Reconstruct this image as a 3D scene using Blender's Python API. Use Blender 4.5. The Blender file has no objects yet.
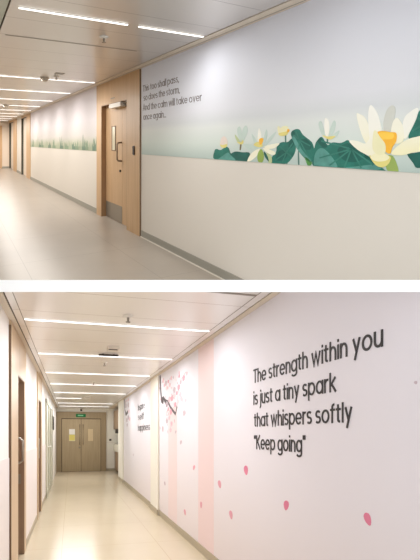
import bpy, bmesh, math, random
from mathutils import Vector, Matrix
random.seed(7)
S = bpy.context.scene
COL = S.collection

# ------------------------------------------------------------------ camera, world, exposure
F_PX, PX, PY = 376.0, 157.0, 286.0            # focal length and principal point of the shift lens, in photo pixels
cam = bpy.data.cameras.new('camera'); cam_o = bpy.data.objects.new('camera', cam); COL.objects.link(cam_o)
cam.sensor_fit = 'HORIZONTAL'; cam.sensor_width = 36.0
cam.lens = F_PX / 420.0 * 36.0
cam.shift_x = (210.0 - PX) / 420.0
cam.shift_y = (PY - 280.0) / 420.0
cam.clip_start = 0.05
cam_o.location = (0, 0, 0); cam_o.rotation_euler = (math.pi / 2, 0, 0)
S.camera = cam_o
wd = bpy.data.worlds.new('world'); S.world = wd; wd.use_nodes = True
bg = wd.node_tree.nodes['Background']
bg.inputs['Color'].default_value = (0.955, 0.98, 1.0, 1); bg.inputs['Strength'].default_value = 1.45
S.view_settings.view_transform = 'Standard'; S.view_settings.look = 'None'
S.view_settings.gamma = 1.0; S.view_settings.use_curve_mapping = False
S.view_settings.exposure = 0.0
UP_STRIP, UP_DOWN = 2.2, 15.0                 # strip diffuser radiance, watts thrown down per metre of strip
LO_STRIP, LO_DOWN = 2.2, 12.2

# ------------------------------------------------------------------ the two corridors
# A two-storey section: the upper corridor climbs away on a ramp, the lower one descends, a level slab edge between them.
class Corridor:
    """u runs along the corridor, v across it (right is +), w up from its ramp floor; metres."""
    def __init__(s, ax, slope, eye):
        L = math.hypot(ax, 1)
        s.a = (ax / L, 1 / L); s.r = (1 / L, -ax / L); s.k = slope; s.h = eye
    def P(s, u, v, w):
        x = u * s.a[0] + v * s.r[0]; y = u * s.a[1] + v * s.r[1]
        return Vector((x, y, w - s.h + s.k * y))
UP = Corridor(-0.5266, 0.3830, 1.42)
LO = Corridor(-0.2287, -0.3976, 1.45)
UH, UV, UL = 2.52, 2.42, -0.30                # upper ceiling height, right wall, left wall
LH, LV, LL = 2.55, 1.572, -0.575              # lower ceiling height, right wall, left wall
SLAB = 0.0255
FRONT = 0.5

# ------------------------------------------------------------------ materials
def lin(c):
    return tuple(((x / 255) / 12.92 if x / 255 <= 0.04045 else ((x / 255 + 0.055) / 1.055) ** 2.4) for x in c) + (1.0,)
def mat(name, rgb, rough=0.5, spec=0.5, metal=0.0, vary=0.0, scale=4.0, emit=None, strength=0.0):
    m = bpy.data.materials.new(name); m.use_nodes = True
    nt = m.node_tree; b = nt.nodes['Principled BSDF']
    b.inputs['Base Color'].default_value = lin(rgb); b.inputs['Roughness'].default_value = rough
    b.inputs['Specular IOR Level'].default_value = spec; b.inputs['Metallic'].default_value = metal
    if vary:
        at = nt.nodes.new('ShaderNodeAttribute'); at.attribute_name = 'loc'
        nz = nt.nodes.new('ShaderNodeTexNoise'); nz.inputs['Scale'].default_value = scale; nz.inputs['Detail'].default_value = 3
        nt.links.new(at.outputs['Vector'], nz.inputs['Vector'])
        rp = nt.nodes.new('ShaderNodeValToRGB')
        d = tuple(x * (1 - vary) for x in lin(rgb)[:3]) + (1,); l = tuple(min(1, x * (1 + vary * .5)) for x in lin(rgb)[:3]) + (1,)
        rp.color_ramp.elements[0].position = .3; rp.color_ramp.elements[0].color = d
        rp.color_ramp.elements[1].position = .7; rp.color_ramp.elements[1].color = l
        nt.links.new(nz.outputs['Fac'], rp.inputs['Fac']); nt.links.new(rp.outputs['Color'], b.inputs['Base Color'])
    if emit:
        b.inputs['Emission Color'].default_value = lin(emit); b.inputs['Emission Strength'].default_value = strength
    return m
def wood(name, c1, c2, rough=0.42, axis=2):
    m = mat(name, c1, rough); nt = m.node_tree; b = nt.nodes['Principled BSDF']
    at = nt.nodes.new('ShaderNodeAttribute'); at.attribute_name = 'loc'
    mp = nt.nodes.new('ShaderNodeMapping'); sc = [26, 26, 26]; sc[axis] = 1.3; mp.inputs['Scale'].default_value = sc
    nz = nt.nodes.new('ShaderNodeTexNoise'); nz.inputs['Scale'].default_value = 1.0; nz.inputs['Detail'].default_value = 4
    rp = nt.nodes.new('ShaderNodeValToRGB')
    rp.color_ramp.elements[0].position = .3; rp.color_ramp.elements[0].color = lin(c2)
    rp.color_ramp.elements[1].position = .7; rp.color_ramp.elements[1].color = lin(c1)
    nt.links.new(at.outputs['Vector'], mp.inputs['Vector']); nt.links.new(mp.outputs['Vector'], nz.inputs['Vector'])
    nt.links.new(nz.outputs['Fac'], rp.inputs['Fac']); nt.links.new(rp.outputs['Color'], b.inputs['Base Color'])
    return m
def joints(m, axes, width, dark):
    """thin dark joints every (step, offset) along the loc axes: tiles and ceiling planks"""
    nt = m.node_tree; b = nt.nodes['Principled BSDF']
    at = nt.nodes.new('ShaderNodeAttribute'); at.attribute_name = 'loc'
    sp = nt.nodes.new('ShaderNodeSeparateXYZ'); nt.links.new(at.outputs['Vector'], sp.inputs[0])
    total = None
    for ax, step, off in axes:
        a = nt.nodes.new('ShaderNodeMath'); a.operation = 'SUBTRACT'; a.inputs[1].default_value = off
        nt.links.new(sp.outputs['XYZ'.index(ax)], a.inputs[0])
        p = nt.nodes.new('ShaderNodeMath'); p.operation = 'PINGPONG'; p.inputs[1].default_value = step / 2
        nt.links.new(a.outputs[0], p.inputs[0])
        c = nt.nodes.new('ShaderNodeMath'); c.operation = 'LESS_THAN'; c.inputs[1].default_value = width / 2
        nt.links.new(p.outputs[0], c.inputs[0])
        if total is None: total = c.outputs[0]
        else:
            x = nt.nodes.new('ShaderNodeMath'); x.operation = 'MAXIMUM'
            nt.links.new(total, x.inputs[0]); nt.links.new(c.outputs[0], x.inputs[1]); total = x.outputs[0]
    mx = nt.nodes.new('ShaderNodeMix'); mx.data_type = 'RGBA'
    old = b.inputs['Base Color']
    if old.links: nt.links.new(old.links[0].from_socket, mx.inputs['A'])
    else: mx.inputs['A'].default_value = old.default_value
    mx.inputs['B'].default_value = lin(dark)
    nt.links.new(total, mx.inputs['Factor']); nt.links.new(mx.outputs['Result'], old)
    return m
def printed(name, stops, lo, hi, wob=0.05):
    """a printed mural ground whose ink changes with height on the wall"""
    m = mat(name, (220, 220, 220), 0.55, 0.3); nt = m.node_tree; b = nt.nodes['Principled BSDF']
    at = nt.nodes.new('ShaderNodeAttribute'); at.attribute_name = 'loc'
    sp = nt.nodes.new('ShaderNodeSeparateXYZ'); nt.links.new(at.outputs['Vector'], sp.inputs[0])
    mp = nt.nodes.new('ShaderNodeMapping'); mp.inputs['Scale'].default_value = (1.2, 1, 6)
    nz = nt.nodes.new('ShaderNodeTexNoise'); nz.inputs['Scale'].default_value = 1.0
    nt.links.new(at.outputs['Vector'], mp.inputs['Vector']); nt.links.new(mp.outputs['Vector'], nz.inputs['Vector'])
    ad = nt.nodes.new('ShaderNodeMath'); ad.operation = 'MULTIPLY_ADD'; ad.inputs[1].default_value = wob
    nt.links.new(nz.outputs['Fac'], ad.inputs[0]); nt.links.new(sp.outputs['Z'], ad.inputs[2])
    mr = nt.nodes.new('ShaderNodeMapRange'); mr.inputs['From Min'].default_value = lo + wob / 2; mr.inputs['From Max'].default_value = hi + wob / 2
    nt.links.new(ad.outputs[0], mr.inputs['Value'])
    rp = nt.nodes.new('ShaderNodeValToRGB'); e = rp.color_ramp.elements
    while len(e) < len(stops): e.new(0.5)
    for i, (pos, c) in enumerate(stops): e[i].position = pos; e[i].color = lin(c)
    nt.links.new(mr.outputs['Result'], rp.inputs['Fac']); nt.links.new(rp.outputs['Color'], b.inputs['Base Color'])
    return m
M = {}
M['slab'] = mat('white_slab', (252, 252, 252), 0.9, 0.0)
M['up_floor'] = joints(mat('beige_vinyl_tiles', (172, 162, 150), 0.3, 0.5, vary=.06, scale=1.5), [('X', 1.17, 4.63), ('Y', 1.2, 0.667)], 0.007, (148, 138, 126))
M['lo_floor'] = joints(mat('cream_polished_tiles', (203, 189, 163), 0.19, 0.5, vary=.04, scale=1.2), [('X', 1.2, 5.0), ('Y', 1.25, 1.136)], 0.007, (186, 170, 144))
M['up_ceil'] = joints(mat('satin_grey_metal_planks', (213, 208, 203), 0.28, 0.6, 0.45), [('X', 0.577, 3.24 + .2885)], 0.007, (150, 144, 138))
M['lo_ceil'] = joints(mat('satin_warm_white_planks', (234, 230, 226), 0.28, 0.6, 0.35), [('X', 0.507, 3.727 + .2535)], 0.006, (178, 166, 156))
M['plaster_edge'] = mat('cream_plaster_edge', (222, 210, 194), 0.7, 0.2)
M['up_edge'] = mat('grey_green_plaster_edge', (196, 196, 180), 0.7, 0.2)
M['gap'] = mat('dark_shadow_gap', (92, 80, 68), 0.8, 0.1)
M['up_wall'] = mat('warm_cream_wall_panel', (219, 213, 204), 0.5, 0.35)
M['up_far'] = mat('pinkish_cream_wall', (228, 214, 198), 0.5, 0.35)
M['lo_wall'] = mat('white_wall', (236, 230, 224), 0.5, 0.35)
M['lo_dado'] = mat('pinkish_white_dado', (228, 219, 215), 0.45, 0.4)
M['cream'] = mat('cream_wall', (234, 230, 219), 0.55, 0.3)
M['up_base'] = mat('grey_green_skirting', (154, 151, 141), 0.5, 0.4)
M['lo_base'] = mat('taupe_skirting', (172, 160, 138), 0.5, 0.4)
M['white_line'] = mat('white_sealant', (222, 216, 204), 0.6, 0.3)
M['oak'] = wood('light_oak_veneer', (206, 172, 132), (194, 158, 118))
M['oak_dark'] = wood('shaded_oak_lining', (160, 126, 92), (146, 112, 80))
M['oak_lo'] = wood('warm_oak_veneer', (202, 176, 144), (190, 163, 130))
M['oak_leaf'] = wood('brown_oak_leaf', (152, 126, 104), (138, 112, 90))
M['oak_end'] = wood('grey_brown_oak_veneer', (180, 162, 132), (168, 150, 120))
M['oak_end_frame'] = wood('grey_brown_oak_frame', (164, 146, 118), (152, 134, 106))
M['steel'] = mat('brushed_steel', (176, 172, 164), 0.35, 0.5, 0.8)
M['handle'] = mat('bronze_grey_handle', (134, 116, 96), 0.45, 0.5, 0.3)
M['kick'] = mat('steel_kick_plate', (150, 142, 130), 0.4, 0.5, 0.6)
M['alu'] = mat('white_aluminium', (226, 222, 214), 0.4, 0.5, 0.2)
M['dark'] = mat('dark_brown_plastic', (56, 44, 38), 0.5, 0.4)
M['edge'] = mat('brown_edge_strip', (120, 96, 74), 0.5, 0.3)
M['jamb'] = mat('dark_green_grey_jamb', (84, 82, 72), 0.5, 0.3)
M['slot'] = mat('grey_ceiling_slot', (150, 140, 130), 0.6, 0.3)
M['black'] = mat('black_plastic', (34, 34, 34), 0.5, 0.4)
M['pane'] = mat('pale_window_pane', (222, 216, 190), 0.15, 0.6)
M['paper'] = mat('white_paper', (236, 232, 226), 0.8, 0.1)
M['yellow_paper'] = mat('yellow_paper', (222, 208, 120), 0.8, 0.1)
M['tan_paper'] = mat('tan_pane', (206, 186, 150), 0.4, 0.4)
M['green_glass'] = mat('green_grey_glazing', (216, 216, 202), 0.4, 0.6)
M['green_frame'] = mat('grey_green_metal_frame', (192, 189, 170), 0.4, 0.5, 0.3)
M['exit'] = mat('green_exit_sign_face', (34, 104, 62), 0.4, 0.4, emit=(30, 150, 75), strength=0.06)
M['exit_mark'] = mat('pale_exit_mark', (130, 190, 150), 0.4, 0.4, emit=(150, 230, 175), strength=0.08)
M['ceramic'] = mat('white_ceramic', (226, 222, 206), 0.25, 0.5)
M['cabinet'] = wood('brown_cabinet_veneer', (160, 134, 106), (148, 122, 96))
M['plastic'] = mat('white_plastic', (214, 206, 194), 0.45, 0.4)
M['housing'] = mat('white_light_housing', (222, 216, 208), 0.45, 0.4)
M['up_light'] = mat('lit_diffuser', (255, 250, 240), 0.5, 0.2, emit=(250, 248, 246), strength=UP_STRIP)
M['lo_light'] = mat('lit_diffuser_warm', (255, 250, 240), 0.5, 0.2, emit=(246, 248, 252), strength=LO_STRIP)
M['ink'] = mat('dark_grey_vinyl_lettering', (58, 55, 56), 0.5, 0.3)
M['ink_up'] = mat('grey_brown_vinyl_lettering', (122, 114, 112), 0.5, 0.3)
M['sky_print'] = printed('misty_lake_print', [(0, (180, 196, 190)), (.14, (210, 220, 214)), (.27, (219, 224, 222)), (.33, (212, 216, 219)), (.42, (220, 222, 229)), (1, (228, 232, 245))], 1.235, 2.52)
M['far_print'] = printed('misty_reed_print', [(0, (160, 168, 140)), (.12, (184, 186, 166)), (.25, (208, 204, 200)), (.5, (224, 219, 223)), (1, (228, 223, 230))], 1.235, 2.52)
M['blush_print'] = printed('blush_white_print', [(0, (226, 217, 219)), (.4, (228, 223, 229)), (1, (229, 226, 234))], 0.08, 2.55)
M['pink_band'] = mat('pale_pink_print_band', (231, 209, 210), 0.5, 0.35)
M['pink_faint'] = mat('faint_pink_print_band', (230, 212, 213), 0.5, 0.35)
for n, c in dict(leaf_mid=(38, 116, 102), leaf_pale=(88, 152, 142), leaf_dark=(28, 96, 86), leaf_green=(84, 150, 78), leaf_vein=(54, 126, 112), stem_grey=(86, 120, 112), stem_brown=(112, 104, 76),
                 stem_green=(150, 172, 92), petal_pink=(228, 214, 204), petal_yellow=(226, 214, 132), petal_green=(186, 198, 150), petal_mint=(196, 212, 204), petal_white=(228, 228, 216),
                 petal_pale=(236, 232, 190), petal_cream=(228, 224, 198), petal_grey=(206, 208, 200), stamen_orange=(246, 184, 60), stamen_yellow=(252, 206, 82), sepal_green=(146, 170, 84),
                 reed_green=(126, 148, 122), reed_pale=(162, 172, 146), reed_dark=(104, 130, 110), petal_magenta=(222, 128, 156), petal_rose=(220, 156, 172), blossom_pink=(226, 188, 198),
                 blossom_pale=(228, 206, 211), blossom_grey=(196, 178, 188), bark=(84, 72, 76), bark_pale=(190, 168, 172)).items():
    M[n] = mat(n + '_print', c, 0.5, 0.35, vary=.22 if 'leaf' in n else .03, scale=14)

M['petal_cream'] = printed('petal_cream_print', [(0, (240, 235, 196)), (.25, (241, 239, 220)), (1, (240, 239, 230))], 1.36, 1.85)
M['petal_white'] = printed('petal_white_print', [(0, (241, 238, 214)), (.25, (242, 241, 230)), (1, (241, 241, 237))], 1.36, 1.85)
# ------------------------------------------------------------------ mesh helpers
class MB:
    def __init__(s, sp): s.sp = sp; s.v = []; s.f = []
    def add(s, vs, fs):
        n = len(s.v); s.v += vs; s.f += [tuple(n + i for i in f) for f in fs]; return s
    def box(s, u0, u1, v0, v1, w0, w1):
        vs = [(u, v, w) for u in (u0, u1) for v in (v0, v1) for w in (w0, w1)]
        return s.add(vs, [(0, 1, 3, 2), (4, 6, 7, 5), (0, 4, 5, 1), (2, 3, 7, 6), (0, 2, 6, 4), (1, 5, 7, 3)])
    def wallpoly(s, pts, v0, v1):
        n = len(pts); vs = [(u, v0, w) for u, w in pts] + [(u, v1, w) for u, w in pts]
        return s.add(vs, [tuple(range(n)), tuple(range(2 * n - 1, n - 1, -1))] + [(i, (i + 1) % n, n + (i + 1) % n, n + i) for i in range(n)])
    def strip(s, pts, width, v0, v1, closed=False):
        """a flat ribbon of constant width along (u, w) points, standing v0..v1 off the wall"""
        n = len(pts); L = []; R = []
        for i in range(n):
            a = pts[i - 1] if (i or closed) else pts[i]; b = pts[(i + 1) % n] if (i < n - 1 or closed) else pts[i]
            dx, dy = b[0] - a[0], b[1] - a[1]; d = math.hypot(dx, dy) or 1
            nx, ny = -dy / d, dx / d
            L.append((pts[i][0] + nx * width / 2, pts[i][1] + ny * width / 2)); R.append((pts[i][0] - nx * width / 2, pts[i][1] - ny * width / 2))
        for i in range(n if closed else n - 1):
            j = (i + 1) % n
            s.wallpoly([L[i], L[j], R[j], R[i]], v0, v1)
        return s
    def lathe(s, cu, cv, prof, n=20):
        vs = [(cu + r * math.cos(2 * math.pi * i / n), cv + r * math.sin(2 * math.pi * i / n), w) for r, w in prof for i in range(n)]
        fs = [(k * n + i, k * n + (i + 1) % n, (k + 1) * n + (i + 1) % n, (k + 1) * n + i) for k in range(len(prof) - 1) for i in range(n)]
        fs += [tuple(range(n)), tuple(range((len(prof) - 1) * n, len(prof) * n))]
        return s.add(vs, fs)
    def tube(s, pts, r, n=10):
        pts = [Vector(p) for p in pts]; rings = []
        for i, p in enumerate(pts):
            t = (pts[min(i + 1, len(pts) - 1)] - pts[max(i - 1, 0)]).normalized()
            a = t.cross(Vector((0, 0, 1)))
            if a.length < 1e-3: a = t.cross(Vector((1, 0, 0)))
            a.normalize(); b = t.cross(a)
            rings.append([tuple(p + a * r * math.cos(2 * math.pi * k / n) + b * r * math.sin(2 * math.pi * k / n)) for k in range(n)])
        vs = [q for ring in rings for q in ring]
        fs = [(i * n + k, i * n + (k + 1) % n, (i + 1) * n + (k + 1) % n, (i + 1) * n + k) for i in range(len(pts) - 1) for k in range(n)]
        fs += [tuple(range(n)), tuple(range((len(pts) - 1) * n, len(pts) * n))]
        return s.add(vs, fs)
    def build(s, name, m, parent=None, base=None, clip=None, smooth=False, bevel=0.0):
        bm = bmesh.new()
        ly = bm.verts.layers.float_vector.new('loc')
        vs = []
        for p in s.v:
            v = bm.verts.new(s.sp.P(*p)); v[ly] = p; vs.append(v)
        for f in s.f:
            try: bm.faces.new([vs[i] for i in f])
            except ValueError: pass
        if clip:                                   # trims the mesh at the slab and at the section plane
            for co, no in ((Vector((0, 0, SLAB * clip)), Vector((0, 0, -clip))), (Vector((0, FRONT, 0)), Vector((0, -1, 0)))):
                g = bmesh.ops.bisect_plane(bm, geom=bm.verts[:] + bm.edges[:] + bm.faces[:], plane_co=co, plane_no=no, clear_outer=True)
                ed = [e for e in g['geom_cut'] if isinstance(e, bmesh.types.BMEdge)]
                if ed: bmesh.ops.contextual_create(bm, geom=ed) if False else bmesh.ops.holes_fill(bm, edges=ed)
        if bevel: bmesh.ops.bevel(bm, geom=bm.edges[:], offset=bevel, segments=2, affect='EDGES')
        bmesh.ops.recalc_face_normals(bm, faces=bm.faces[:])
        if parent is not None:
            root = parent
            while root.parent: root = root.parent
            o0 = root.location.copy()
        elif base is not None: o0 = s.sp.P(*base)
        else:
            xs = [v.co for v in bm.verts]
            o0 = Vector((sum(c.x for c in xs) / len(xs), sum(c.y for c in xs) / len(xs), min(c.z for c in xs)))
        for v in bm.verts: v.co -= o0
        me = bpy.data.meshes.new(name); bm.to_mesh(me); bm.free()
        if smooth:
            for p in me.polygons: p.use_smooth = True
        me.materials.append(m)
        o = bpy.data.objects.new(name, me); COL.objects.link(o)
        if parent is None: o.location = o0
        else: o.parent = parent
        return o
def tag(o, label, cat, group=None, kind=None):
    o['label'] = label; o['category'] = cat
    if group: o['group'] = group
    if kind: o['kind'] = kind
    return o
def thing(sp, name, base, label, cat, group=None, kind=None):
    o = bpy.data.objects.new(name, None); COL.objects.link(o); o.location = sp.P(*base); o.empty_display_size = .1
    return tag(o, label, cat, group, kind)
def struct(mb, name, m, label, cat, clip=None):
    return tag(mb.build(name, m, clip=clip), label, cat, kind='structure')
def copy_thing(o, offset, label):
    c = o.copy(); COL.objects.link(c); c.location = o.location + offset; c['label'] = label
    for ch in o.children:
        d = ch.copy(); COL.objects.link(d); d.parent = c
        for g in ch.children:
            e = g.copy(); COL.objects.link(e); e.parent = d
    return c
def wall_with_openings(mb, u0, u1, v0, v1, H, holes):
    c = u0
    for a, b, head in sorted(holes):
        mb.box(c, a, v0, v1, 0, H); mb.box(a, b, v0, v1, head, H); c = b
    mb.box(c, u1, v0, v1, 0, H)
    return mb

# ------------------------------------------------------------------ monoline lettering
def arc(cx, cy, rx, ry, a0, a1, n=14):
    return [(cx + rx * math.cos(math.radians(a0 + (a1 - a0) * i / n)), cy + ry * math.sin(math.radians(a0 + (a1 - a0) * i / n))) for i in range(n + 1)]
T_ = .125; X_ = .74; D_ = -.27
def glyphs():
    h = T_ / 2; rx, ry, cy = .27, X_ / 2 - h, X_ / 2
    cx = h + rx; st = h + 2 * rx
    bowl = arc(cx, cy, rx, ry, 0, 360, 28); G = {}
    G['o'] = ([bowl], st + h)
    G['a'] = ([bowl, [(st, 0), (st, X_)]], st + h)
    G['d'] = ([bowl, [(st, 0), (st, 1.0)]], st + h)
    G['p'] = ([bowl, [(h, D_), (h, X_)]], st + h)
    G['g'] = ([bowl, [(st, X_), (st, -.06)] + arc(cx + .0, -.06, rx, .17, 0, -150)[1:]], st + h)
    G['c'] = ([arc(cx, cy, rx, ry, 42, 318, 24)], st)
    G['e'] = ([[(h, cy), (st, cy)] , arc(cx, cy, rx, ry, 0, 318, 26)], st + h)
    s_r = (X_ - T_) / 4
    G['s'] = ([arc(.245, X_ - h - s_r, .18, s_r, 35, 180) + arc(.245, X_ - h - s_r, .18, s_r, 190, 270) + arc(.245, h + s_r, .19, s_r, 90, -145)], .49)
    G['i'] = ([[(h, 0), (h, X_)], [(h, .86), (h, 1.0)]], T_)
    G['l'] = ([[(h, 0), (h, 1.0)]], T_)
    G['t'] = ([[(.16, .92), (.16, .17)] + arc(.30, .17, .14, .17 - h, 180, 275)[1:], [(0, X_ - h), (.36, X_ - h)]], .38)
    G['f'] = ([[(.16, 0), (.16, .80)] + arc(.30, .80, .14, .2 - h, 180, 80)[1:], [(0, X_ - h), (.36, X_ - h)]], .38)
    G['r'] = ([[(h, 0), (h, X_)], arc(h + .22, .42, .22, X_ - h - .42, 180, 75)], .36)
    arch = lambda x: [(x, 0), (x, .42)]
    def hump(x0, w): return arc(x0 + w / 2, .40, w / 2, X_ - h - .40, 180, 0) + [(x0 + w, 0)]
    G['n'] = ([[(h, 0), (h, X_)], hump(h, .42)], .42 + T_)
    G['h'] = ([[(h, 0), (h, 1.0)], hump(h, .42)], .42 + T_)
    G['m'] = ([[(h, 0), (h, X_)], hump(h, .37), hump(h + .37, .37)], .74 + T_)
    G['u'] = ([[(h, X_), (h, .30)] + arc(h + .21, .30, .21, .30 - h, 180, 360)[1:], [(h + .42, X_), (h + .42, 0)]], .42 + T_)
    G['v'] = ([[(h, X_), (.29, .03), (.58 - h, X_)]], .58)
    G['w'] = ([[(h, X_), (.25, .04), (.43, X_ - .05), (.61, .04), (.86 - h, X_)]], .86)
    G['y'] = ([[(.56 - h, X_), (.17, D_)], [(h, X_), (.305, .06)]], .56)
    G['k'] = ([[(h, 0), (h, 1.0)], [(.48, X_), (h, .30)], [(.19, .40), (.52, 0)]], .54)
    G['j'] = ([[(h + .04, X_), (h + .04, -.1)] + arc(h - .08, -.1, .12, .14, 0, -90)[1:], [(h + .04, .86), (h + .04, 1.0)]], T_ + .04)
    G['T'] = ([[(.3, 0), (.3, 1.0)], [(0, 1 - h), (.6, 1 - h)]], .60)
    G['A'] = ([[(h * .8, 0), (.34, .98), (.68 - h * .8, 0)], [(.15, .33), (.53, .33)]], .68)
    G['I'] = ([[(h, 0), (h, 1.0)]], T_)
    G['K'] = ([[(h, 0), (h, 1.0)], [(.58, 1.0), (h, .42)], [(.23, .56), (.62, 0)]], .64)
    G['"'] = ([[(.06, 1.0), (.06, .74)], [(.22, 1.0), (.22, .74)]], .30)
    G[','] = ([[(.09, .12), (.03, -.13)]], T_)
    G['.'] = ([[(h, 0), (h, T_)]], T_)
    return G
GL = glyphs()
def lettering(sp, V, text, u_left, u_right, base, cap, m, parent, track=.085, thick=T_):
    x = 0; strokes = []
    for ch in text:
        if ch == ' ': x += .27; strokes.append(None); continue
        st, adv = GL[ch]
        strokes += [[(px + x, py) for px, py in s] for s in st]; x += adv + track
    width = x - track; k = (u_left - u_right) / width
    mb = MB(sp)
    for s in strokes:
        if s is None: mb.build('lettering', m, parent); mb = MB(sp); continue   # a part for every word
        # ribbons with the same pen width along and up the wall
        n = len(s); L = []; R = []
        closed = n > 3 and math.dist(s[0], s[-1]) < 1e-6
        for i in range(n):
            a = s[i - 1] if i else (s[-2] if closed else s[0]); b = s[i + 1] if i < n - 1 else (s[1] if closed else s[-1])
            p = s[i]
            d1 = (p[0] - a[0], p[1] - a[1]); d2 = (b[0] - p[0], b[1] - p[1])
            l1 = math.hypot(*d1); l2 = math.hypot(*d2)
            n1 = (-d1[1] / l1, d1[0] / l1) if l1 else None; n2 = (-d2[1] / l2, d2[0] / l2) if l2 else None
            n1 = n1 or n2; n2 = n2 or n1
            mx, my = n1[0] + n2[0], n1[1] + n2[1]; q = mx * mx + my * my
            f = thick / max(q, .5)
            L.append((p[0] + mx * f, p[1] + my * f)); R.append((p[0] - mx * f, p[1] - my * f))
        g = lambda q: (u_left - q[0] * k, base + q[1] * cap)
        for i in range(n - 1):
            mb.wallpoly([g(L[i]), g(L[i + 1]), g(R[i + 1]), g(R[i])], V - .0075, V - .0035)
    return mb.build('lettering', m, parent)

# traced once on the photographed murals, in metres along the wall and above its floor
LOTUS_LEAVES = [('leaf_mid',1,[(3.266,1.232),(3.269,1.324),(3.23,1.346),(3.162,1.336),(3.079,1.369),(3.03,1.359),(2.999,1.309),(2.921,1.232)]),('leaf_pale',2,[(3.128,1.275),(3.046,1.313),(2.999,1.289),(2.929,1.234),(3.196,1.233)]),('leaf_dark',1,[(2.983,1.27),(2.999,1.299),(2.921,1.326),(2.818,1.321),(2.72,1.317),(2.743,1.235),(2.921,1.232)]),('leaf_mid',2,[(2.453,1.234),(2.433,1.289),(2.386,1.334),(2.375,1.386),(2.324,1.418),(2.258,1.42),(2.226,1.442),(2.2,1.449),(2.174,1.412),(2.174,1.355),(2.205,1.297),(2.269,1.241),(2.358,1.235)]),('leaf_mid',3,[(2.221,1.478),(2.216,1.504),(2.185,1.521),(2.139,1.521),(2.099,1.476),(2.027,1.428),(2.004,1.397),(1.986,1.328),(2.004,1.281),(2.037,1.26),(2.099,1.305),(2.154,1.359),(2.195,1.424)]),('leaf_mid',2,[(2.0,1.235),(2.004,1.304),(1.995,1.358),(1.981,1.409),(1.959,1.439),(1.932,1.458),(1.912,1.446),(1.875,1.398),(1.833,1.417),(1.776,1.413),(1.744,1.42),(1.706,1.432),(1.653,1.383),(1.588,1.339),(1.547,1.317),(1.513,1.282),(1.467,1.252),(1.448,1.228),(1.54,1.227),(1.698,1.228),(1.858,1.231)]),('leaf_dark',2,[(1.691,1.417),(1.639,1.372),(1.567,1.326),(1.533,1.288),(1.595,1.298),(1.683,1.35)]),('leaf_mid',1,[(1.183,1.634),(1.244,1.61),(1.266,1.552),(1.303,1.475),(1.306,1.441),(1.269,1.438),(1.172,1.449)]),('leaf_dark',1,[(1.317,1.347),(1.28,1.354),(1.183,1.365),(1.183,1.293),(1.258,1.265),(1.283,1.294)])]
LOTUS_FOLDS = [('leaf_pale',4,[(2.214,1.461),(2.195,1.473),(2.159,1.428),(2.114,1.364),(2.046,1.299),(2.018,1.273),(2.037,1.264),(2.099,1.309),(2.154,1.364),(2.195,1.424)]),('leaf_dark',4,[(2.218,1.481),(2.213,1.502),(2.192,1.51),(2.18,1.485),(2.205,1.461)]),('leaf_dark',3,[(2.224,1.44),(2.202,1.445),(2.185,1.412),(2.216,1.371),(2.248,1.379)]),('leaf_dark',3,[(2.358,1.335),(2.291,1.353),(2.258,1.312),(2.302,1.269),(2.38,1.265)]),('leaf_dark',4,[(2.134,1.428),(2.075,1.444),(2.018,1.397),(2.037,1.358),(2.104,1.372)]),('leaf_pale',3,[(1.997,1.251),(1.981,1.336),(1.927,1.375),(1.858,1.332),(1.792,1.243),(1.858,1.237),(1.963,1.24)]),('leaf_dark',3,[(1.792,1.362),(1.713,1.413),(1.653,1.372),(1.595,1.319),(1.653,1.282),(1.744,1.292)]),('leaf_dark',3,[(1.963,1.428),(1.933,1.449),(1.901,1.42),(1.875,1.383),(1.919,1.382)]),('leaf_pale',3,[(1.744,1.234),(1.624,1.256),(1.513,1.272),(1.473,1.251),(1.54,1.231),(1.683,1.23)]),('leaf_green',4,[(2.08,1.298),(2.051,1.293),(2.015,1.261),(2.034,1.233),(2.054,1.238)])]
LOTUS_STEMS = [('stem_grey',0,[(2.152,1.339),(2.141,1.34),(2.136,1.231),(2.15,1.231)]),('stem_grey',0,[(2.288,1.48),(2.274,1.48),(2.273,1.412),(2.286,1.412)]),('stem_grey',1,[(2.273,1.253),(2.263,1.254),(2.258,1.232),(2.269,1.232)]),('stem_brown',2,[(2.847,1.425),(2.83,1.425),(2.844,1.349),(2.862,1.349)]),('stem_grey',1,[(1.882,1.453),(1.87,1.453),(1.873,1.405),(1.882,1.42)]),('stem_green',3,[(1.448,1.321),(1.402,1.332),(1.37,1.258),(1.376,1.225),(1.432,1.226)])]
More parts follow.
